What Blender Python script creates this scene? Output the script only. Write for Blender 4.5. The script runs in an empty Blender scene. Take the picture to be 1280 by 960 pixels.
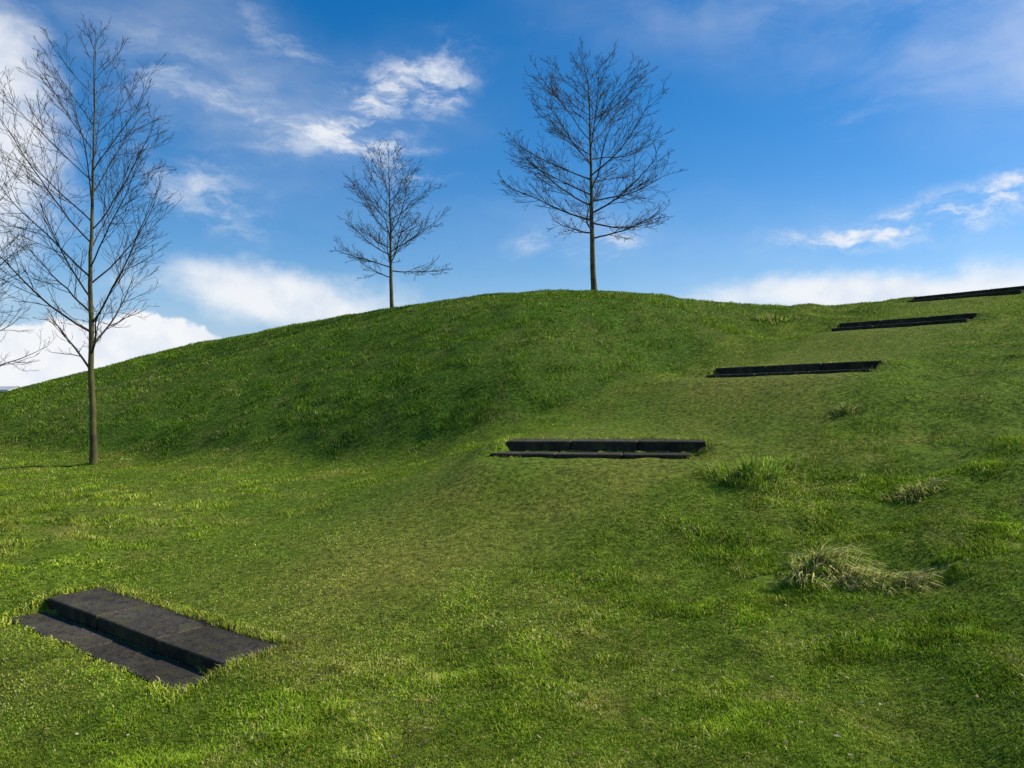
import bpy, math, random
import numpy as np
from mathutils import Vector, Matrix

random.seed(7)
rng = np.random.default_rng(11)
scene = bpy.context.scene
col = scene.collection
EYE = 1.6

# ------------------------------------------------------------------ helpers
def S(b, e, d):
    """survey point: bearing tangent, elevation tangent, distance -> world xyz"""
    return (b*d, d, EYE + e*d)

_lat = rng.random((8, 256, 256))
def vnoise(x, y, scale, k=0):
    L = _lat[k % 8]
    x = np.asarray(x)/scale + 37.3*k; y = np.asarray(y)/scale + 91.7*k
    xi = np.floor(x).astype(int); yi = np.floor(y).astype(int)
    fx = x-xi; fy = y-yi
    fx = fx*fx*(3-2*fx); fy = fy*fy*(3-2*fy)
    a = L[xi % 256, yi % 256]; b = L[(xi+1) % 256, yi % 256]
    c = L[xi % 256, (yi+1) % 256]; d = L[(xi+1) % 256, (yi+1) % 256]
    return (a*(1-fx)+b*fx)*(1-fy)+(c*(1-fx)+d*fx)*fy
def fbm(x, y, scale, k=0, o=3):
    s = 0; a = 1; t = 0
    for i in range(o):
        s = s + a*vnoise(x, y, scale/2**i, k+i); t += a; a *= .55
    return s/t
def sstep(a, b, x):
    t = np.clip((x-a)/(b-a), 0, 1)
    return t*t*(3-2*t)

# ------------------------------------------------------------------ steps layout
# front top edge of upper slab (two ends), sideways shift of lower row, rise, lower tread depth, ground drop below lower tread, unevenness
STEPS = [
    ((-3.64, 6.27, -.01), (-1.69, 4.76, -.01), -0.01, .090, .30, .008, 1.0),
    ((-0.07, 9.00, 1.05), (2.09, 8.59, 1.067), -0.14, .115, .34, .045, .35),
    ((3.05, 12.0, 1.96), (4.77, 10.3, 2.01), 0.0, .115, .34, .045, .35),
    ((6.34, 15.5, 2.93), (7.98, 13.7, 2.96), -0.02, .115, .34, .08, .35),
    ((10.06, 20.0, 3.98), (11.8, 18.2, 4.04), -0.05, .12, .34, .13, .35),
]
UP_D = 0.41
def frame(st):
    L = np.array(st[0]); R = np.array(st[1])
    c = (L+R)/2; w = np.linalg.norm((R-L)[:2])
    u = (R-L)[:2]/w; n = np.array([-u[1], u[0]])
    return c, w, u, n, (R[2]-L[2])/w

# ------------------------------------------------------------------ terrain
P = [
 (0,0,0),(0,2,0),(3,0,.05),(-3,0,-.15),(0,-6,-.05),(6,0,.3),(-6,0,-.3),(8,-5,.4),(-8,-5,-.3),
 S(0,-.47,3.4), S(.6,-.45,3.45), S(-.6,-.46,4.0), S(-.34,-.39,4.35),
 S(0,-.36,4.35), S(0,-.23,6.05), S(0,-.15,7.4), S(-.1,-.11,8.6),
 S(.26,-.23,5.7), S(.4,-.22,5.6), S(.3,-.10,7.6), S(.6,-.36,3.95), S(.6,-.21,5.1), S(.6,-.07,7.2), S(.62,.05,10.2),
 S(.45,-.08,7.6), S(.5,.0,9.3),
 S(.8,-.2,5.0), S(.9,.02,8.0), S(.9,.1,13),
 S(-.24,-.15,8.5), S(-.24,-.10,11), S(-.44,-.15,9), S(-.52,-.085,14.5), S(-.44,-.095,12.6),
 S(-.64,-.15,9.2), S(-.64,-.25,6.2), S(-.9,-.09,14),S(-.9,-.07,18), S(-.2,-.21,6.6),
 # foot and face of the mound, column by column
 (-6.4,14.2,.40),(-7.2,16,.85),(-7.9,18,1.52),(-9.2,21,2.22),(-10.5,24,2.70),
 (-3.0,12.1,.50),(-3.6,14,1.12),(-4.25,17,2.08),(-5,20,2.95),(-5.75,23,3.55),
 (-1.35,11.3,.72),(-1.6,13,1.40),(-1.9,16,2.50),(-2.3,19,3.38),(-2.7,22,3.95),
 (0,10.9,1.06),(0,12.4,1.64),(0,15,2.62),(0,18,3.60),(0,21,4.15),
 (1.15,11.3,1.34),(1.3,13,2.00),(1.6,16,3.02),(1.9,19,3.86),
 (2.86,13.6,1.92),(3.2,15.5,2.65),(3.8,18,3.5),(4.3,20.5,3.95),
 (-10.5,16.4,.44),(-11.4,19,1.05),(-13.2,22,1.50),(-15.6,26,1.72),
 (-17,18.5,.42),(-19,22,.62),
 S(.36,.065,16.6), S(.26,.09,19),
 # crest
 S(-.60,.007,30), S(-.64,-.010,30), S(-.74,-.038,30), S(-.44,.050,28), S(-.29,.080,28), S(-.15,.101,28), S(-.04,.116,26), S(.04,.1245,24),
 S(.10,.1245,24), S(.21,.117,23), S(.31,.110,22.5), S(.46,.109,22.5),
 S(.64,.121,21),(16,20,4.2),(20,24,4.4),(22,12,3.9),(20,2,1.6),(30,24,4.0),
 # behind the crest
 (-5,31,4.5),(2.5,28,4.4),(-5,38,3.5),(3,36,3.9),(-14,34,2.6),(-20,36,.8),(12,30,4.2),(12,40,3.6),(26,40,3.4),(0,50,1.8),(14,54,1.8),(-16,48,.6),
 (-26,30,.3),(-28,20,.3),(-20,8,.2),(-16,12,.3),(-30,45,.1),(0,66,.2),(-20,66,.1),(25,66,.3),(45,30,1.5),(45,5,.8),(45,50,.8),
 (-40,0,0),(-40,30,0),(-20,-20,0),(0,-30,0),(20,-20,.2),(60,20,.1),(40,-20,.1),
]
for st in STEPS:
    c, w, u, n, sl = frame(st)
    for s in (-.45, 0, .45):
        q = c[:2]+u*s*w
        a = q+n*.8; P.append((a[0], a[1], c[2]+.04))
        a = q-n*.8; P.append((a[0], a[1], c[2]-.23))
P = np.array(P, float)
def tps(r2): return 0.5*r2*np.log(r2+1e-9)
def fit(P):
    n = len(P)
    d2 = ((P[:, None, :2]-P[None, :, :2])**2).sum(-1)
    K = tps(d2)+np.eye(n)*0.15
    A = np.zeros((n+3, n+3)); A[:n, :n] = K
    A[:n, n] = 1; A[:n, n+1:] = P[:, :2]; A[n, :n] = 1; A[n+1:, :n] = P[:, :2].T
    return np.linalg.solve(A, np.concatenate([P[:, 2], [0, 0, 0]]))
W = fit(P)
def base_h(x, y):
    out = np.empty(len(x))
    for i in range(0, len(x), 60000):
        xs = x[i:i+60000]; ys = y[i:i+60000]
        d2 = (xs[:, None]-P[None, :, 0])**2+(ys[:, None]-P[None, :, 1])**2
        out[i:i+60000] = tps(d2)@W[:-3]+W[-3]+W[-2]*xs+W[-1]*ys
    return out
def path_dist(x, y):
    pts = [(-5.2,3.6)]+[tuple(frame(s)[0][:2]+frame(s)[3]*.1) for s in STEPS]+[(14.5,21.5)]
    d = np.full(len(x), 1e9)
    for a, b in zip(pts[:-1], pts[1:]):
        a = np.array(a); b = np.array(b); ab = b-a
        t = np.clip(((x-a[0])*ab[0]+(y-a[1])*ab[1])/(ab@ab), 0, 1)
        d = np.minimum(d, np.hypot(x-a[0]-t*ab[0], y-a[1]-t*ab[1]))
    return d
FOOT = np.array([(-30,19.5),(-17,18.2),(-10.5,16.4),(-6.4,14.3),(-3.0,12.2),(-1.35,11.4),(0,11.0),(1.15,11.3),(2.86,13.5),(4.6,16.0),(6.2,18.5),(9,24)])
def foot_d(x, y):
    return y-np.interp(x, FOOT[:, 0], FOOT[:, 1])-.25*(vnoise(x, y, .9, 2)-.5)
def mound(x, y, soft=.5):
    """1 on the rough unmown mound, 0 on the mown lawn"""
    return sstep(0, soft, foot_d(x, y))*(x < 9)
def left_bank(x, y):
    return np.exp(-(((x+5.6)/1.25)**2+((y-8.0)/1.5)**2))
def height(x, y, fine=True):
    x = np.asarray(x, float); y = np.asarray(y, float)
    z = base_h(x, y)
    r = np.hypot(x, y-18)
    z = z*(1-sstep(38, 62, r))
    pd = path_dist(x, y)
    rough = sstep(.9, 2.6, pd)*(1-sstep(40, 70, r))
    fd = foot_d(x, y); mo = sstep(0, .5, fd)*(x < 9)
    bank = rough*(1-mo)*sstep(1.0, 2.5, x)
    lb = left_bank(x, y)
    z = z+(fbm(x, y, 1.7, 1)-.5)*(.05+.08*rough+.12*bank)+(fbm(x, y, .45, 3, 2)-.5)*(.02+.05*rough+.02*mo+.09*bank+.12*lb)+.10*lb
    # definite break of slope where the mound starts
    wm = (1-sstep(-1.0, 2.0, x))*(1-sstep(20, 30, -x))
    z = z+wm*(.15*sstep(-.05, 1.3, fd)*(1-sstep(1.5, 5.5, fd))-.06*np.exp(-((fd+.35)/.6)**2))
    z = z-.04*mo*sstep(18, 24, y)
    z = z+(fbm(x, y, 60, 5)-.5)*2.0*sstep(90, 220, r)-.6*sstep(80, 200, r)
    for si, st in enumerate(STEPS):
        c, w, u, n, sl = frame(st); _, _, shf, RISE, LO_D, drp, un = st
        du = (x-c[0])*u[0]+(y-c[1])*u[1]; dv = (x-c[0])*n[0]+(y-c[1])*n[1]
        top = c[2]+sl*np.clip(du, -w/2, w/2)
        # ground dressed round the slabs
        T = top-.000-(RISE+drp)*sstep(.10, -.38, dv)+.022*(vnoise(x, y, .3, 4)-.5)
        T = T-.11*np.maximum(0, -dv-.4)+.10*np.maximum(0, dv-.45)
        f = (1-sstep(w/2+.05, w/2+.6, np.abs(du)))*(1-sstep(.45, 1.15, np.abs(dv-.05)))
        z = z*(1-f)+T*f
        # keep soil below the slabs themselves
        lim = np.where(dv > UP_D-.02, 1e3, np.where(dv > -.05, top-.10, np.where(dv > -LO_D+.02, top-RISE-.05, 1e3)))
        s = 1-sstep(w/2-.06, w/2+.02, np.abs(du))
        zz = np.minimum(z, lim)
        act = (dv > -LO_D) & (dv < UP_D)
        z = np.where(act, z*(1-s)+zz*s, z)
    return z
def on_slab(x, y, m=0.0):
    res = np.zeros(len(x), bool)
    for st in STEPS:
        c, w, u, n, sl = frame(st); LO_D = st[4]
        du = (x-c[0])*u[0]+(y-c[1])*u[1]; dv = (x-c[0])*n[0]+(y-c[1])*n[1]
        edge = m*sstep(.3, .75, vnoise(x, y, .16, 1))
        gapn = .035*(vnoise(x, y, .2, 7) > .5)
        res |= (np.abs(du) < w/2-edge) & (dv > -.01) & (dv < UP_D-edge*.7)
        res |= (np.abs(du-st[2]) < w/2-.05-edge*1.5) & (dv > -LO_D+edge*.5) & (dv <= -.0-gapn)
    return res
def fringe(x, y):
    """1 right beside and behind a slab, 0 from 15 cm away; second value: strip in front of it"""
    res = np.zeros(len(x)); fro = np.zeros(len(x))
    for st in STEPS:
        c, w, u, n, sl = frame(st); LO_D = st[4]
        du = np.abs((x-c[0])*u[0]+(y-c[1])*u[1])-w/2; dv = (x-c[0])*n[0]+(y-c[1])*n[1]
        dd = np.maximum(du, np.abs(dv-(UP_D-LO_D)/2)-(UP_D+LO_D)/2)
        inf = (dv < -.0)&(du < -.25)
        res = np.maximum(res, (1-sstep(.02, .16, dd))*(~inf))
        fro = np.maximum(fro, (1-sstep(.5, 1.0, -dv-LO_D))*(dv < 0)*(du < .1))
    return res, fro

def axis(lo, hi, step, far_lo, far_hi, g=1.09):
    a = list(np.arange(lo, hi, step)); s = step
    v = a[-1]
    while v < far_hi:
        s *= g; v += s; a.append(v)
    s = step; v = lo; b = []
    while v > far_lo:
        s *= g; v -= s; b.append(v)
    return np.array(b[::-1]+a)
gx = axis(-10, 13, .08, -1200, 1200)
gy = axis(2.2, 24, .08, -400, 1800)
X, Y = np.meshgrid(gx, gy)
Z = height(X.ravel(), Y.ravel())
nx, ny = len(gx), len(gy)
idx = np.arange(nx*ny).reshape(ny, nx)
quads = np.stack([idx[:-1, :-1], idx[:-1, 1:], idx[1:, 1:], idx[1:, :-1]], -1).reshape(-1, 4)

def mesh_np(name, co, faces_flat, loop_start, smooth=True):
    me = bpy.data.meshes.new(name)
    me.vertices.add(len(co)); me.vertices.foreach_set('co', np.asarray(co, np.float32).ravel())
    me.loops.add(len(faces_flat)); me.loops.foreach_set('vertex_index', np.asarray(faces_flat, np.int32))
    me.polygons.add(len(loop_start))
    me.polygons.foreach_set('loop_start', np.asarray(loop_start, np.int32))
    me.polygons.foreach_set('use_smooth', np.full(len(loop_start), smooth))
    me.update(calc_edges=True)
    return me
def add_obj(name, me, **props):
    ob = bpy.data.objects.new(name, me); col.objects.link(ob)
    for k, v in props.items(): ob[k] = v
    return ob

def mown_strip(x, y):
    """the close-mown path climbing between the steps"""
    pd = path_dist(x, y)+.35*(vnoise(x, y, .8, 3)-.5)
    return (1-sstep(1.0, 1.45, pd))*sstep(3.5, 6.5, y+.4*x)
# colour field shared by soil and blades
def dryness(x, y):
    pd = path_dist(x, y)
    d = .40*sstep(.50, .78, fbm(x, y, 2.6, 2))+.38*sstep(.5, .8, fbm(x, y, .6, 4))
    d = d+.34*(1-sstep(.5, 1.7, pd))*sstep(.2, .55, fbm(x, y, 1.3, 6))
    d = d+.45*sstep(.58, .75, fbm(x, y, .3, 5))*sstep(1, 2.5, pd)
    d = d+.65*np.exp(-(((x-4.2)/2.6)**2+((y-19.5)/2.2)**2))*sstep(.3, .65, fbm(x, y, .7, 0))
    for st in STEPS:
        c, w, u, n, sl = frame(st); q = c[:2]-n*.9
        d = d+.20*np.exp(-((x-q[0])**2+(y-q[1])**2)/.8)
    d = d+.30*np.exp(-(((x+.9)/1.3)**2+((y-7.0)/1.5)**2))
    d = d+.30*np.exp(-(((x-.3)/1.3)**2+((y-5.0)/.9)**2))*sstep(.35, .6, fbm(x, y, .5, 1))
    d = d+.5*left_bank(x, y)*sstep(.4, .6, fbm(x, y, .3, 2))
    return np.clip(d, 0, 1)

me = mesh_np('ground', np.stack([X.ravel(), Y.ravel(), Z], 1), quads.ravel(), np.arange(len(quads))*4)
ca = me.color_attributes.new('dry', 'FLOAT_COLOR', 'POINT')
dr = dryness(X.ravel(), Y.ravel()); mo_ = mound(X.ravel(), Y.ravel())
ca.data.foreach_set('color', np.stack([dr, mo_, dr, np.ones_like(dr)], 1).astype(np.float32).ravel())
ground = add_obj('ground', me, kind='structure', label='grassy mound and lawn rising along a stepped path', category='ground')

# ------------------------------------------------------------------ materials
def newmat(name):
    m = bpy.data.materials.new(name); m.use_nodes = True
    nt = m.node_tree; nt.nodes.clear()
    o = nt.nodes.new('ShaderNodeOutputMaterial'); b = nt.nodes.new('ShaderNodeBsdfPrincipled')
    nt.links.new(b.outputs[0], o.inputs[0])
    return m, nt, b, o
def noise(nt, scale, detail=4, vec=None, rough=.55):
    n = nt.nodes.new('ShaderNodeTexNoise'); n.inputs['Scale'].default_value = scale
    n.inputs['Detail'].default_value = detail; n.inputs['Roughness'].default_value = rough
    if vec is not None: nt.links.new(vec, n.inputs['Vector'])
    return n
def ramp(nt, fac, stops):
    r = nt.nodes.new('ShaderNodeValToRGB'); cr = r.color_ramp
    while len(cr.elements) < len(stops): cr.elements.new(.5)
    for e, (p, c) in zip(cr.elements, stops): e.position = p; e.color = (*c, 1)
    nt.links.new(fac, r.inputs[0]); return r
def mix(nt, fac, a, b, mode='MIX'):
    m = nt.nodes.new('ShaderNodeMix'); m.data_type = 'RGBA'; m.blend_type = mode
    for s, v in ((m.inputs[0], fac), (m.inputs[6], a), (m.inputs[7], b)):
        if isinstance(v, (int, float)): s.default_value = v
        elif isinstance(v, tuple): s.default_value = (*v, 1)
        else: nt.links.new(v, s)
    return m.outputs[2]

# soil / sward under the blades
m, nt, b, o = newmat('turf')
tc = nt.nodes.new('ShaderNodeTexCoord').outputs['Object']
at = nt.nodes.new('ShaderNodeAttribute'); at.attribute_name = 'dry'
sx = nt.nodes.new('ShaderNodeSeparateColor'); nt.links.new(at.outputs['Color'], sx.inputs[0])
n1 = noise(nt, 18, 6, tc, .8)
g = ramp(nt, n1.outputs[0], [(.38, (.028, .052, .005)), (.5, (.095, .160, .013)), (.64, (.21, .29, .030))])
d = ramp(nt, n1.outputs[0], [(.38, (.045, .048, .010)), (.52, (.18, .195, .028)), (.66, (.33, .32, .06))])
c1 = mix(nt, sx.outputs[0], g.outputs[0], d.outputs[0])
c2 = mix(nt, sx.outputs[1], c1, mix(nt, 1.0, c1, (.65, .78, .8), 'MULTIPLY'))
nt.links.new(c2, b.inputs['Base Color']); b.inputs['Roughness'].default_value = .95
b.inputs['Specular IOR Level'].default_value = .1
bp = nt.nodes.new('ShaderNodeBump'); bp.inputs['Strength'].default_value = .7; bp.inputs['Distance'].default_value = .04
nt.links.new(n1.outputs[0], bp.inputs['Height']); nt.links.new(bp.outputs[0], b.inputs['Normal'])
ground.data.materials.append(m)

# blades: diffuse + translucent, shading normal eased toward the slope they grow on
m = bpy.data.materials.new('grass_blade'); m.use_nodes = True; nt = m.node_tree; nt.nodes.clear()
o = nt.nodes.new('ShaderNodeOutputMaterial')
at = nt.nodes.new('ShaderNodeAttribute'); at.attribute_name = 'tint'
an = nt.nodes.new('ShaderNodeAttribute'); an.attribute_name = 'slope'
ge = nt.nodes.new('ShaderNodeNewGeometry')
v1 = nt.nodes.new('ShaderNodeVectorMath'); v1.operation = 'SCALE'; v1.inputs['Scale'].default_value = .6; nt.links.new(ge.outputs['Normal'], v1.inputs[0])
v2 = nt.nodes.new('ShaderNodeVectorMath'); v2.operation = 'ADD'; nt.links.new(v1.outputs[0], v2.inputs[0]); nt.links.new(an.outputs['Vector'], v2.inputs[1])
v3 = nt.nodes.new('ShaderNodeVectorMath'); v3.operation = 'NORMALIZE'; nt.links.new(v2.outputs[0], v3.inputs[0])
df = nt.nodes.new('ShaderNodeBsdfDiffuse'); nt.links.new(at.outputs['Color'], df.inputs[0]); nt.links.new(v3.outputs[0], df.inputs['Normal'])
tr = nt.nodes.new('ShaderNodeBsdfTranslucent'); nt.links.new(at.outputs['Color'], tr.inputs[0])
ms = nt.nodes.new('ShaderNodeMixShader'); ms.inputs[0].default_value = .22
nt.links.new(df.outputs[0], ms.inputs[1]); nt.links.new(tr.outputs[0], ms.inputs[2]); nt.links.new(ms.outputs[0], o.inputs[0])
M_BLADE = m

def slope_normal(x, y, z=None):
    e = .12
    h0 = height(x, y) if z is None else z
    hx = (height(x+e, y)-h0)/e; hy = (height(x, y+e)-h0)/e
    hx = np.clip(hx, -.6, .6); hy = np.clip(hy, -.6, .6)
    n = np.stack([-hx, -hy, np.ones_like(hx)], 1)
    return n/np.linalg.norm(n, axis=1, keepdims=True)
def blades_mesh(name, x, y, z, h, w, lean, az, tint, bent, nrm):
    """each blade is a tapering strip. bent blades have a knee."""
    n = len(x)
    fa = rng.random(n)*2*np.pi
    sx, sy = np.cos(fa)*w/2, np.sin(fa)*w/2
    lx, ly = np.cos(az)*lean*h, np.sin(az)*lean*h
    base = np.stack([x, y, z-.01], 1)
    side = np.stack([sx, sy, np.zeros(n)], 1)
    tip = base+np.stack([lx, ly, h*np.sqrt(np.clip(1-lean**2*.6, .1, 1))], 1)
    if bent:
        mid = base+np.stack([lx*.32, ly*.32, h*.62*np.ones(n)], 1)
        V = np.stack([base-side, base+side, mid+side*.8, mid-side*.8, tip], 1).reshape(-1, 3)
        i0 = np.arange(n)*5
        F = np.stack([i0, i0+1, i0+2, i0+3, i0+3, i0+2, i0+4], 1).ravel()
        ls = np.stack([np.arange(n)*7, np.arange(n)*7+4], 1).ravel()
        k = 5; sh = np.array([.6, .6, 1, 1, 1.15])  # shade painted into the blade base, tip lightened
    else:
        V = np.stack([base-side, base+side, tip], 1).reshape(-1, 3)
        F = np.arange(n*3); ls = np.arange(n)*3
        k = 3; sh = np.array([.65, .65, 1.15])  # same painted base shade for the straight blades
    me = mesh_np(name, V, F, ls, smooth=False)
    ca = me.color_attributes.new('tint', 'FLOAT_COLOR', 'POINT')
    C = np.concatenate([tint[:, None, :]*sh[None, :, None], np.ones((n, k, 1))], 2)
    ca.data.foreach_set('color', C.astype(np.float32).ravel())
    sa = me.attributes.new('slope', 'FLOAT_VECTOR', 'POINT')
    sa.data.foreach_set('vector', np.repeat(nrm, k, axis=0).astype(np.float32).ravel())
    me.materials.append(M_BLADE)
    return me

def tints(n, dry):
    pal_g = np.array([[.220, .375, .020], [.310, .450, .030], [.145, .270, .015], [.39, .485, .040]])
    pal_d = np.array([[.46, .50, .050], [.60, .55, .13], [.42, .48, .045], [.74, .66, .28]])
    g = pal_g[rng.integers(0, 4, n)]; d = pal_d[rng.integers(0, 4, n)]
    k = (rng.random(n) < dry*.64+.06)[:, None]
    return np.where(k, d, g)*(.55+.7*rng.random((n, 1)))

def scatter(N, r0, r1, cap):
    r = r0*np.exp(rng.random(N)*math.log(r1/r0))
    keep = rng.random(N) < np.minimum(1, (r/cap)**2)
    r = r[keep]; th = (rng.random(len(r))-.5)*1.62
    x = r*np.sin(th); y = r*np.cos(th)
    k = ~on_slab(x, y, .20)
    # scuffed bare soil beside the dry tussocks
    k &= ~((np.hypot((x-1.86)/.16, (y-5.62)/.13) < .6+.8*vnoise(x, y, .08, 2)) | (np.hypot((x-2.75)/.16, (y-5.2)/.1) < .5+.8*vnoise(x, y, .08, 2)))
    return x[k], y[k], r[k]
def make_grass(N, r0, r1, cap, bent, name, label):
    x, y, r = scatter(N, r0, r1, cap)
    z = height(x, y); n = len(x)
    pd = path_dist(x, y)
    rough = sstep(1.0, 2.6, pd)
    fore = mound(x, y)                      # the unmown mound
    strip = mown_strip(x, y)*(1-fore)
    clump = fbm(x, y, .35, 3, 2)
    fine = fbm(x, y, .13, 6, 2)
    fr, fro = fringe(x, y)
    lb = left_bank(x, y)
    h = .014+.015*rng.random(n)+.030*rough*sstep(.45, .8, clump)+.045*fore*(.3+.7*rng.random(n))*(.35+sstep(.3, .75, clump))
    h = h+.09*lb*rng.random(n)*sstep(.35, .6, clump)
    w = np.maximum(.0032, .00105*r)*(.7+.6*rng.random(n))
    h = np.maximum(h, .0022*r)*(1-.45*fro*sstep(6, 10, r))*(1-.25*strip)+fr*.045*rng.random(n)
    lean = .25+.75*rng.random(n)
    dry = np.clip(dryness(x, y)+.5*fr, 0, 1)
    t = tints(n, dry*(1-.3*fore))
    lum = (.74+.52*fbm(x, y, .9, 5))*(.66+.70*clump)*(.50+1.0*fine)
    t = t*lum[:, None]
    sward_shade = fore*(1-.50*sstep(1, 6, x))          # coarse sward's deeper green, plus shade painted over the mound's left side
    t *= (1-np.array([.38, .27, .18])[None]*sward_shade[:, None])
    t *= (1+np.array([.12, .09, .0])[None]*strip[:, None])
    t *= (1-.25*lb)[:, None]
    me = blades_mesh(name, x, y, z, h, w, lean, rng.random(n)*2*np.pi, t, bent, slope_normal(x, y, z))
    return add_obj(name, me, kind='stuff', label=label, category='grass')
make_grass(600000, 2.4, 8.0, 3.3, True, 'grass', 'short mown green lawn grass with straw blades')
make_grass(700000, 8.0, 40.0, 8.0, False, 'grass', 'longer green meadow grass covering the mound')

# ------------------------------------------------------------------ tussocks
def tuft(b, d, rad, hh, straw, label, n=900, bright=1.0, droop=(0, 0), ax=1.0, wide=1.0):
    cx, cy = b*d, d
    a = rng.random(n)*2*np.pi; rr = rad*rng.random(n)**.8*.8
    wob = 1+.35*np.sin(a*3+b*40)+.2*np.sin(a*5+d)
    x = cx+np.cos(a)*rr*wob*ax; y = cy+np.sin(a)*rr*.8*wob
    z = height(x, y)
    h = hh*(.25+.9*rng.random(n)**1.3)*(1-.6*rr/rad)*(.55+.8*vnoise(x, y, .10, 3))
    lean = np.clip(.12+.8*rr/rad+.4*rng.random(n)+math.hypot(*droop)*.5, 0, 1.28)
    vx = np.cos(a)*rr/rad+droop[0]+rng.normal(0, .3, n); vy = np.sin(a)*rr/rad+droop[1]+rng.normal(0, .3, n)
    g = np.array([.30, .48, .04]); s = np.array([.86, .76, .32])
    k = (rng.random(n) < straw)[:, None]
    t = np.where(k, s, g)*(.30+.9*rng.random((n, 1)))*bright
    z0 = float(height(np.array([cx]), np.array([cy]))[0])
    nrm = np.tile(np.array([[.35, -.15, .85]]), (n, 1))
    me = blades_mesh('grass_tuft', x-cx, y-cy, z-z0, h, (.004+.004*rng.random(n))*wide, lean, np.arctan2(vy, vx), t, True, nrm)
    ob = add_obj('grass_tuft', me, label=label, category='grass tuft', group='grass tussocks on the bank')
    ob.location = (cx, cy, z0)
tuft(.300, 7.5, .46, .23, .12, 'tall fresh green tussock of grass beside the steps', 1800, 1.15)
tuft(.345, 7.8, .26, .12, .15, 'small green tussock of grass on the bank', 500, 1.1)
tuft(.383, 5.6, .30, .25, .52, 'straw coloured drooping tussock on the grassy bank', 1300, 1.15, (.15, -.5))
tuft(.428, 5.35, .24, .18, .60, 'straw coloured drooping tussock on the grassy bank', 750, 1.1, (.7, -.4), 1.2)
tuft(.490, 5.15, .27, .15, .5, 'flattened darker tussock on the grassy bank', 700, .8, (.7, -.3), 1.3)
tuft(.505, 6.7, .26, .17, .5, 'dry brownish tussock on the grassy slope', 600, .9, (-.3, -.3))
tuft(.42, 8.9, .25, .12, .40, 'dry brownish tussock on the grassy slope', 400, .9, (-.2, -.2))
tuft(.33, 19.3, .5, .26, .3, 'green and straw tussock near the crest of the mound', 700, .9, wide=3)

# ------------------------------------------------------------------ fallen leaves
n = 800
r = 2.6*np.exp(rng.random(n)*math.log(12/2.6)); th = rng.normal(.12, .36, n)
x = r*np.sin(th); y = r*np.cos(th); k = ~on_slab(x, y); x, y = x[k], y[k]; n = len(x)
z = height(x, y)+.020
V = []; F = []
for i in range(n):
    a = random.random()*6.28; s = random.uniform(.005, .013); tl = Matrix.Rotation(random.uniform(-.6, .6), 3, 'X') @ Matrix.Rotation(random.uniform(-.6,.6), 3, 'Y')
    k0 = len(V)
    for (px, py, pz) in ((-1.2, 0, .1), (-.4, -.6, 0), (.6, -.5, .12), (1.3, 0, .3), (.5, .55, .1), (-.5, .55, .0)):
        v = Matrix.Rotation(a, 3, 'Z') @ (tl @ Vector((px*s, py*s, pz*s)))
        V.append((x[i]+v.x, y[i]+v.y, z[i]+v.z))
    F.append(tuple(range(k0, k0+6)))
me = bpy.data.meshes.new('fallen_leaves'); me.from_pydata(V, [], F)
m, nt, b, o = newmat('dead_leaf')
gm = nt.nodes.new('ShaderNodeNewGeometry')
nt.links.new(ramp(nt, gm.outputs['Random Per Island'], [(0, (.12, .06, .03)), (.5, (.26, .14, .06)), (.85, (.36, .25, .14)), (1, (.6, .56, .48))]).outputs[0], b.inputs['Base Color'])
b.inputs['Roughness'].default_value = .8
me.materials.append(m)
add_obj('fallen_leaves', me, kind='stuff', label='small dry brown leaves scattered on the lawn', category='leaves')

# ------------------------------------------------------------------ stone steps
m, nt, b, o = newmat('dark_stone')
tc = nt.nodes.new('ShaderNodeTexCoord').outputs['Object']
n1 = noise(nt, 3, 6, tc, .65); n2 = noise(nt, 70, 4, tc, .75); n3 = noise(nt, 6, 7, tc, .75); n4 = noise(nt, 14, 6, tc, .7)
geo = nt.nodes.new('ShaderNodeNewGeometry')
cst = ramp(nt, n1.outputs[0], [(.3, (.038, .034, .030)), (.55, (.064, .059, .053)), (.75, (.125, .112, .095))])
cs2 = mix(nt, .75, cst.outputs[0], ramp(nt, n2.outputs[0], [(.35, (.35,)*3), (.7, (1.8,)*3)]).outputs[0], 'MULTIPLY')
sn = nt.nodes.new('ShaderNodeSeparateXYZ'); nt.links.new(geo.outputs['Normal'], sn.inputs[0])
worn_lit = ramp(nt, sn.outputs[2], [(.12, (.70, .60, .46)), (.35, (2.6, 2.3, 1.8)), (.8, (2.2, 2.0, 1.65)), (.97, (1.25, 1.18, 1.08))])  # worn paler tops; lit edges and darker shaded risers painted in by facing
cs2 = mix(nt, 1.0, cs2, worn_lit.outputs[0], 'MULTIPLY')
cs2 = mix(nt, ramp(nt, n4.outputs[0], [(.52, (0,)*3), (.62, (.7,)*3)]).outputs[0], cs2, (.026, .021, .016))
cs3 = mix(nt, ramp(nt, n3.outputs[0], [(.50, (0,)*3), (.62, (.75,)*3)]).outputs[0], cs2, (.075, .078, .022))
isl = ramp(nt, geo.outputs['Random Per Island'], [(0, (.7,)*3), (1, (1.3,)*3)])
cs4 = mix(nt, 1.0, cs3, isl.outputs[0], 'MULTIPLY')
nt.links.new(cs4, b.inputs['Base Color']); b.inputs['Roughness'].default_value = .9
b.inputs['Specular IOR Level'].default_value = .12
ad = nt.nodes.new('ShaderNodeMath'); ad.operation = 'MULTIPLY_ADD'; nt.links.new(n4.outputs[0], ad.inputs[0]); ad.inputs[1].default_value = 2.0; nt.links.new(n2.outputs[0], ad.inputs[2])
bp = nt.nodes.new('ShaderNodeBump'); bp.inputs['Strength'].default_value = .9; bp.inputs['Distance'].default_value = .010
nt.links.new(ad.outputs[0], bp.inputs['Height']); nt.links.new(bp.outputs[0], b.inputs['Normal'])
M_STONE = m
import bmesh
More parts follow.
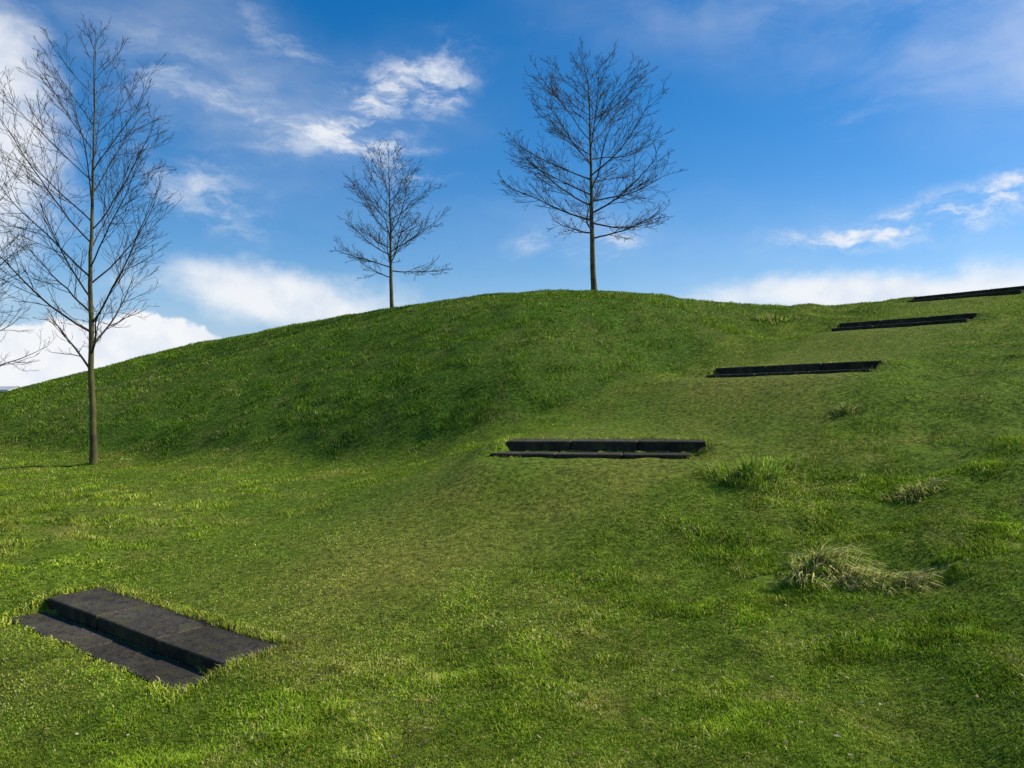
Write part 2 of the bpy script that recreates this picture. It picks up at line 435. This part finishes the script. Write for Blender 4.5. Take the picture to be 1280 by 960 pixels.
def slab_row(name, w, d, t, pieces, un):
    bm = bmesh.new(); cuts = [-w/2+w*i/pieces for i in range(pieces+1)]
    for i in range(pieces):
        a, c = cuts[i]+.006, cuts[i+1]-.006
        r = bmesh.ops.create_cube(bm, size=1)
        dz = random.uniform(-.006, .005)*un; dy = random.uniform(-.010, .010)*un; tl = random.uniform(-.010, .010)*un
        for v in r['verts']:
            lx = v.co.x
            v.co.x = (a+c)/2+v.co.x*(c-a); v.co.y = d/2+v.co.y*d+dy+lx*random.uniform(-.010, .010)*un; v.co.z = -t/2+v.co.z*t+dz+lx*tl
    bmesh.ops.bevel(bm, geom=bm.edges[:], offset=.012, segments=2, affect='EDGES', profile=.6)
    me = bpy.data.meshes.new(name); bm.to_mesh(me); bm.free(); me.materials.append(M_STONE)
    return me
labs = ['low dark stone steps of slabs sunk in the lawn', 'dark stone steps crossing the grass path', 'dark stone steps on the grassy slope',
        'dark stone steps higher up the grass path', 'dark stone steps near the crest of the mound']
for i, st in enumerate(STEPS):
    c, w, u, nn, sl = frame(st); _, _, shf, RISE, LO_D, drp, un = st
    e = bpy.data.objects.new('stone_steps', None); col.objects.link(e); e.empty_display_size = .3
    e['label'] = labs[i]; e['category'] = 'steps'; e['group'] = 'stone steps up the grass path'
    e.location = (c[0], c[1], c[2]); e.rotation_euler = (0, -math.atan(sl), math.atan2(u[1], u[0]))
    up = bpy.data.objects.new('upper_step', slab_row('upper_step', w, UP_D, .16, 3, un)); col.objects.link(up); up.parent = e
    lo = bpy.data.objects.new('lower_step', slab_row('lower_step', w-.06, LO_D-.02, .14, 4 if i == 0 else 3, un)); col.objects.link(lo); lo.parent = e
    lo.location = (shf, -LO_D, -RISE)

# ------------------------------------------------------------------ trees
def bark(name, c0, c1, c2):
    m, nt, b, o = newmat(name)
    tc = nt.nodes.new('ShaderNodeTexCoord').outputs['Object']
    mp = nt.nodes.new('ShaderNodeMapping'); mp.inputs['Scale'].default_value = (1, 1, .25); nt.links.new(tc, mp.inputs[0])
    n1 = noise(nt, 22, 5, mp.outputs[0], .65); n2 = noise(nt, 3, 3, tc)
    a = ramp(nt, n1.outputs[0], [(.3, c0), (.65, c1)])
    cc = mix(nt, ramp(nt, n2.outputs[0], [(.40, (0,)*3), (.62, (.85,)*3)]).outputs[0], a.outputs[0], c2)
    nt.links.new(cc, b.inputs['Base Color']); b.inputs['Roughness'].default_value = .9
    bp = nt.nodes.new('ShaderNodeBump'); bp.inputs['Strength'].default_value = .8; bp.inputs['Distance'].default_value = .015
    nt.links.new(n1.outputs[0], bp.inputs['Height']); nt.links.new(bp.outputs[0], b.inputs['Normal'])
    return m
M_TRUNK = bark('bark', (.030, .022, .010), (.10, .080, .032), (.15, .135, .03))
M_TWIG = bark('twig_bark', (.02, .012, .008), (.05, .032, .02), (.05, .034, .02))

class Tube:
    def __init__(s): s.V = []; s.F = []
    def add(s, pts, rad, sides):
        k0 = len(s.V); n = len(pts)
        t = (pts[-1]-pts[0]).normalized()
        ref = Vector((0, 0, 1)) if abs(t.z) < .9 else Vector((1, 0, 0))
        a = t.cross(ref).normalized()
        for i in range(n):
            d = (pts[min(i+1, n-1)]-pts[max(i-1, 0)]).normalized()
            a = (a-d*a.dot(d)).normalized(); bb = d.cross(a)
            for j in range(sides):
                th = 2*math.pi*j/sides
                s.V.append(pts[i]+(a*math.cos(th)+bb*math.sin(th))*rad[i])
        for i in range(n-1):
            for j in range(sides):
                j2 = (j+1) % sides
                s.F.append((k0+i*sides+j, k0+i*sides+j2, k0+(i+1)*sides+j2, k0+(i+1)*sides+j))
        s.F.append(tuple(k0+(n-1)*sides+j for j in range(sides)))
    def mesh(s, name, mat):
        me = bpy.data.meshes.new(name); me.from_pydata([tuple(v) for v in s.V], [], s.F)
        me.polygons.foreach_set('use_smooth', [True]*len(me.polygons)); me.materials.append(mat); return me

def grow(T, R, p, d, L, r0, level, maxlevel, up, rmin, dens, side=1):
    segs = {1: 10, 2: 6, 3: 4, 4: 3}[level]
    pts = [p.copy()]; rad = [r0]
    dd = d.normalized()
    for i in range(segs):
        f = (i+1)/segs
        j = Vector((R.gauss(0, 1), R.gauss(0, 1), R.gauss(0, 1)))*(.06 if level == 1 else .10)
        dd = (dd+j+Vector((0, 0, up)) / segs).normalized()
        pts.append(pts[-1]+dd*(L/segs)); rad.append(max(rmin, r0*(1-f)**.8+rmin*f))
    T.add(pts, rad, {1: 6, 2: 4, 3: 3, 4: 3}[level])
    if level >= maxlevel: return
    n = {1: max(4, int(dens*L/.17)), 2: max(3, int(dens*L/.15)), 3: max(2, int(dens*L/.13))}[level]
    for k in range(n):
        f = (.20 if level == 1 else .15)+(.80 if level == 1 else .85)*(k+R.random()*.7)/n
        f = min(f, .97)
        i = min(int(f*segs), segs-1); q = pts[i].lerp(pts[i+1], f*segs-i)
        t = (pts[i+1]-pts[i]).normalized()
        side = -side
        hz = t.cross(Vector((0, 0, 1)))
        if hz.length < .1: hz = Vector((1, 0, 0))
        hz.normalize(); v = t.cross(hz)
        ph = R.gauss(0, .7)
        out = hz*side*math.cos(ph)+v*math.sin(ph)
        ang = math.radians(R.uniform(24, 46))
        nd = t*math.cos(ang)+out*math.sin(ang)
        LL = L*{1: .44, 2: .54, 3: .6}[level]*(1-.5*f)*R.uniform(.6, 1.3)
        if LL < .06: continue
        grow(T, R, q, nd, LL, max(rmin, rad[i]*.45), level+1, maxlevel, up*.8+.06, rmin, dens, side)

def tree(seed, x, y, H, trunk_r, crown0, elev0, elev1, nprim, rmin, label, prof, lean=(0, 0), maxl=4, up=.25, dens=1.0, az0=0.0):
    R = random.Random(seed)
    z0 = float(height(np.array([x]), np.array([y]))[0])
    e = bpy.data.objects.new('bare_tree', None); col.objects.link(e); e.location = (x, y, z0-.02)
    e['label'] = label; e['category'] = 'tree'; e['group'] = 'young bare trees on the lawn'
    N = 26; pts = []; rad = []
    wx = wy = 0
    for i in range(N+1):
        f = i/N
        wx += R.gauss(0, .008)*(H/8); wy += R.gauss(0, .008)*(H/8)
        pts.append(Vector((wx+lean[0]*f, wy+lean[1]*f, f*H*.95-.06*(i == 0))))
        fl = 1+.35*math.exp(-f*H*6)
        rad.append((trunk_r*(1-f)**.9*(1-.2*f)+rmin*1.2)*fl)
    T = Tube(); T.add(pts, rad, 12)
    C = Tube(); az = az0
    for k in range(nprim):
        hf = (k+R.random()*.6)/nprim
        f = crown0+(1-crown0)*hf*.98
        i = min(int(f*N), N-1); q = pts[i].lerp(pts[i+1], f*N-i)
        az += 2.399+R.gauss(0, .15)
        el = math.radians(float(np.interp(hf, [0, .5, 1], [elev0, (elev0+elev1)/2, elev1]))+R.gauss(0, 6))
        L = float(np.interp(hf, *prof))*R.uniform(.88, 1.08)
        d = Vector((math.cos(az)*math.cos(el), math.sin(az)*math.cos(el), math.sin(el)))
        grow(C, R, q, d, L, max(rmin*1.5, min(rad[i]*.45, .007+L*.0085)), 1, maxl, up, rmin, dens)
    t = bpy.data.objects.new('trunk', T.mesh('trunk', M_TRUNK)); col.objects.link(t); t.parent = e
    c = bpy.data.objects.new('crown', C.mesh('crown', M_TWIG)); col.objects.link(c); c.parent = e
    return e
ROUND = ([0, .06, .3, .55, .75, .9, 1], [2.5, 2.85, 2.95, 2.7, 2.2, 1.5, .9])
ROUND2 = ([0, .06, .3, .55, .75, .9, 1], [2.2, 2.5, 2.40, 2.1, 1.65, 1.1, .7])
TALL = ([0, .06, .3, .55, .75, .9, 1], [1.9, 2.4, 2.65, 2.3, 1.7, 1.1, .7])
tree(33, -.522*14.5, 14.5, 8.05, .060, .22, 32, 58, 28, .0027, 'slender bare tree with upswept branches and lichened trunk on the lawn', TALL, (-.02, 0), up=.34, dens=.95)
tree(18, -.150*31, 31, 6.7, .080, .24, 12, 50, 32, .0045, 'small bare tree with rounded crown behind the crest of the mound', ROUND2, (-.15, 0), up=.28, dens=.88)
tree(41, .103*24.5, 24.5, 7.35, .090, .25, 10, 48, 34, .0041, 'bare tree with broad rounded crown on top of the mound', ROUND, (-.22, 0), up=.27, dens=.88, az0=3.4)
tree(21, -.720*14, 14, 5.6, .06, .2, 22, 60, 26, .0024, 'bare tree with spreading twigs at the foot of the mound', ([0, .06, .3, .55, .75, .9, 1], [1.8, 2.15, 2.25, 1.95, 1.55, 1.05, .6]), (0, 0), dens=.85)

# ------------------------------------------------------------------ far white building
def house(x, y, w, d, h):
    z0 = float(height(np.array([x]), np.array([y]))[0])
    e = bpy.data.objects.new('farm_building', None); col.objects.link(e); e.location = (x, y, z0)
    e['label'] = 'long low pale building beyond the field'; e['category'] = 'building'
    m, nt, b, o = newmat('white_render'); nn_ = noise(nt, 2, 3)
    nt.links.new(ramp(nt, nn_.outputs[0], [(.3, (.7, .7, .68)), (.7, (.82, .82, .8))]).outputs[0], b.inputs['Base Color'])
    m2, nt, b, o = newmat('roof_sheet'); nn_ = noise(nt, 3, 3)
    nt.links.new(ramp(nt, nn_.outputs[0], [(.3, (.42, .44, .46)), (.7, (.52, .54, .56))]).outputs[0], b.inputs['Base Color'])
    m3, nt, b, o = newmat('dark_glass'); b.inputs['Base Color'].default_value = (.03, .035, .04, 1); b.inputs['Roughness'].default_value = .1
    V = [(-w/2, -d/2, -1), (w/2, -d/2, -1), (w/2, d/2, -1), (-w/2, d/2, -1), (-w/2, -d/2, h), (w/2, -d/2, h), (w/2, d/2, h), (-w/2, d/2, h), (-w/2, 0, h+d*.1), (w/2, 0, h+d*.1)]
    me = bpy.data.meshes.new('wall'); me.from_pydata(V, [], [(0, 1, 5, 4), (1, 2, 6, 9, 5), (2, 3, 7, 6), (3, 0, 4, 8, 7)]); me.materials.append(m)
    a = bpy.data.objects.new('wall', me); col.objects.link(a); a.parent = e
    V = [(-w/2-.3, -d/2-.4, h), (w/2+.3, -d/2-.4, h), (w/2+.3, 0, h+d*.1+.15), (-w/2-.3, 0, h+d*.1+.15), (w/2+.3, d/2+.4, h), (-w/2-.3, d/2+.4, h)]
    me = bpy.data.meshes.new('roof'); me.from_pydata(V, [], [(0, 1, 2, 3), (3, 2, 4, 5)]); me.materials.append(m2)
    a = bpy.data.objects.new('roof', me); col.objects.link(a); a.parent = e
    for i in range(6):
        cx = -w/2+w*(i+.5)/6
        me = bpy.data.meshes.new('window'); me.from_pydata([(cx-.7, -d/2-.03, 1.2), (cx+.7, -d/2-.03, 1.2), (cx+.7, -d/2-.03, 2.2), (cx-.7, -d/2-.03, 2.2)], [], [(0, 1, 2, 3)]); me.materials.append(m3)
        a = bpy.data.objects.new('window', me); col.objects.link(a); a.parent = e
house(-.665*240, 240, 22, 9, 2.8)

# ------------------------------------------------------------------ sun and sky
sd = Vector((.76, .15, .63)).normalized()
sun = bpy.data.lights.new('sun', 'SUN'); sun.energy = 5.0; sun.angle = math.radians(.5); sun.color = (1, .93, .78)
so = bpy.data.objects.new('sun', sun); col.objects.link(so); so.rotation_euler = sd.to_track_quat('Z', 'Y').to_euler()
el = math.asin(sd.z); azm = math.atan2(sd.x, sd.y)
w = bpy.data.worlds.new('World'); scene.world = w; w.use_nodes = True
nt = w.node_tree; nt.nodes.clear()
out = nt.nodes.new('ShaderNodeOutputWorld'); bg = nt.nodes.new('ShaderNodeBackground'); nt.links.new(bg.outputs[0], out.inputs[0])
STR = .13; bg.inputs[1].default_value = STR
sky = nt.nodes.new('ShaderNodeTexSky'); sky.sky_type = 'NISHITA'; sky.sun_disc = False
sky.sun_elevation = el; sky.sun_rotation = azm; sky.air_density = 1.0; sky.dust_density = .3; sky.ozone_density = 3.0
def M(op, a, b=None, c=None, clamp=False):
    n = nt.nodes.new('ShaderNodeMath'); n.operation = op; n.use_clamp = clamp
    for i, v in enumerate((a, b, c)):
        if v is None: continue
        if isinstance(v, (int, float)): n.inputs[i].default_value = v
        else: nt.links.new(v, n.inputs[i])
    return n.outputs[0]
tcw = nt.nodes.new('ShaderNodeTexCoord').outputs['Generated']
sp = nt.nodes.new('ShaderNodeSeparateXYZ'); nt.links.new(tcw, sp.inputs[0])
az = M('ARCTAN2', sp.outputs[0], sp.outputs[1]); elv = M('ARCSINE', sp.outputs[2])
cb = nt.nodes.new('ShaderNodeCombineXYZ'); nt.links.new(az, cb.inputs[0]); nt.links.new(elv, cb.inputs[1])
AE = cb.outputs[0]
def smooth(v, a, b):
    n = nt.nodes.new('ShaderNodeMapRange'); n.interpolation_type = 'SMOOTHSTEP'
    n.inputs[1].default_value = a; n.inputs[2].default_value = b; nt.links.new(v, n.inputs[0]); return n.outputs[0]
wn = noise(nt, 5, 6, AE, .62)
vs = nt.nodes.new('ShaderNodeVectorMath'); vs.operation = 'SUBTRACT'; nt.links.new(wn.outputs['Color'], vs.inputs[0]); vs.inputs[1].default_value = (.5, .5, .5)
vm = nt.nodes.new('ShaderNodeVectorMath'); vm.operation = 'MULTIPLY_ADD'; nt.links.new(vs.outputs[0], vm.inputs[0]); vm.inputs[1].default_value = (.13, .08, 0); nt.links.new(AE, vm.inputs[2])
AW = vm.outputs[0]
def blob(az0, el0, ra, re, rot=0, k=1.0):
    a = nt.nodes.new('ShaderNodeVectorMath'); a.operation = 'SUBTRACT'; nt.links.new(AW, a.inputs[0]); a.inputs[1].default_value = (az0, el0, 0)
    r = nt.nodes.new('ShaderNodeVectorRotate'); r.rotation_type = 'Z_AXIS'; r.inputs['Angle'].default_value = math.radians(-rot); nt.links.new(a.outputs[0], r.inputs[0])
    s = nt.nodes.new('ShaderNodeVectorMath'); s.operation = 'MULTIPLY'; nt.links.new(r.outputs[0], s.inputs[0]); s.inputs[1].default_value = (1/ra, 1/re, 0)
    l = nt.nodes.new('ShaderNodeVectorMath'); l.operation = 'LENGTH'; nt.links.new(s.outputs[0], l.inputs[0])
    return M('MULTIPLY', smooth(l.outputs['Value'], 1.0, 0.0), k)
def total(lst):
    t = lst[0]
    for v in lst[1:]: t = M('ADD', t, v)
    return t
puffy = total([
    blob(-.28, .118, .27, .062, -8, 1.2),
    blob(-.60, .30, .16, .18, -25, 1.1),
    blob(-.64, .18, .18, .14, 0, .85),
    blob(.45, .112, .42, .052, 1, 1.2),
    blob(1.3, .12, .5, .06, 0, 1.0), blob(-1.5, .12, .6, .10, 0, 1.0), blob(2.6, .15, .6, .1, 0, 1), blob(-2.6, .2, .5, .12, 0, 1),
])
crisp = total([blob(-.45, .045, .26, .065, -3, 1.6), blob(-.62, .03, .2, .06, 0, 1.5), blob(-1.2, .03, .5, .10, 0, 1.4), blob(1.9, .03, .6, .08, 0, 1.4)])
wispy = total([
    blob(-.135, .355, .16, .070, 22, 1.55),
    blob(-.19, .290, .18, .05, -12, 1.2),
    blob(-.36, .33, .20, .10, -30, .70),
    blob(-.28, .40, .18, .04, -25, .60),
    blob(.035, .180, .07, .022, 0, 1.1), blob(.12, .180, .09, .032, 10, 1.0),
    blob(.54, .200, .24, .036, 8, 1.9), blob(.40, .178, .20, .026, 0, 1.1),
    blob(.45, .31, .12, .035, 10, .4),
    blob(-.36, .22, .14, .06, -25, .9),
    blob(1.4, .5, .5, .2, 20, .6), blob(-1.6, .5, .5, .2, 20, .6), blob(3.0, .5, .6, .2, 0, .6),
])
hazy = total([
    blob(.40, .44, .55, .14, -8, .7), blob(.62, .34, .34, .16, -20, .75), blob(-.50, .42, .40, .13, -15, .5),
    blob(-.18, .34, .30, .10, 10, .32), blob(.10, .20, .5, .06, 0, .3), blob(-.33, .28, .25, .14, -20, .3), blob(.45, .15, .45, .08, 0, .5), blob(2, .6, 1, .4, 0, .5), blob(-2, .6, 1, .4, 0, .5),
])
mp1 = nt.nodes.new('ShaderNodeMapping'); mp1.inputs['Scale'].default_value = (1, 2.0, 1); nt.links.new(AE, mp1.inputs[0])
np1 = noise(nt, 9, 9, mp1.outputs[0], .58)
mp2 = nt.nodes.new('ShaderNodeMapping'); mp2.inputs['Scale'].default_value = (1, 2.8, 1); mp2.inputs['Rotation'].default_value = (0, 0, math.radians(10)); nt.links.new(AW, mp2.inputs[0])
np2 = noise(nt, 11, 11, mp2.outputs[0], .64)
np4 = noise(nt, 16, 8, AE, .55)
dp = smooth(M('ADD', puffy, M('MULTIPLY', M('SUBTRACT', np1.outputs[0], .5), 1.3)), .18, 1.05)
dc = smooth(M('ADD', crisp, M('MULTIPLY', M('SUBTRACT', np4.outputs[0], .5), 1.4)), .38, .60)
dw = smooth(M('MULTIPLY', wispy, smooth(np2.outputs[0], .34, .76)), .0, 1.15)
dens = M('MAXIMUM', M('MAXIMUM', M('MULTIPLY', dp, .93), dc), M('MULTIPLY', dw, .88))
np3 = noise(nt, 3.2, 7, mp2.outputs[0], .55)
dh = M('MULTIPLY', M('MULTIPLY', hazy, smooth(np3.outputs[0], .28, .75)), .50)
dens = M('SUBTRACT', 1.0, M('MULTIPLY', M('SUBTRACT', 1.0, dens), M('SUBTRACT', 1.0, dh, clamp=True)), clamp=True)
hs = nt.nodes.new('ShaderNodeHueSaturation'); hs.inputs['Saturation'].default_value = 1.44; hs.inputs['Value'].default_value = 1.02; nt.links.new(sky.outputs[0], hs.inputs['Color'])
tintd = mix(nt, 1.0, hs.outputs[0], (1.06, .95, 1.0), 'MULTIPLY')
low = mix(nt, M('MULTIPLY', smooth(elv, .16, -.02), .85), tintd, (2.6, 3.9, 6.2))
shade = ramp(nt, np4.outputs[0], [(.32, (5.4, 6.0, 6.9)), (.55, (7.0, 7.15, 7.4))])
fin = mix(nt, dens, low, shade.outputs[0])
nt.links.new(fin, bg.inputs[0])

# ------------------------------------------------------------------ camera
cam = bpy.data.cameras.new('camera'); cam.sensor_width = 36; cam.lens = 28.1; cam.clip_end = 5000; cam.clip_start = .05
co = bpy.data.objects.new('camera', cam); col.objects.link(co); co.location = (0, 0, EYE)
co.rotation_euler = (math.radians(90.57), 0, 0)
scene.camera = co
scene.view_settings.view_transform = 'Standard'; scene.view_settings.look = 'None'; scene.view_settings.exposure = 0
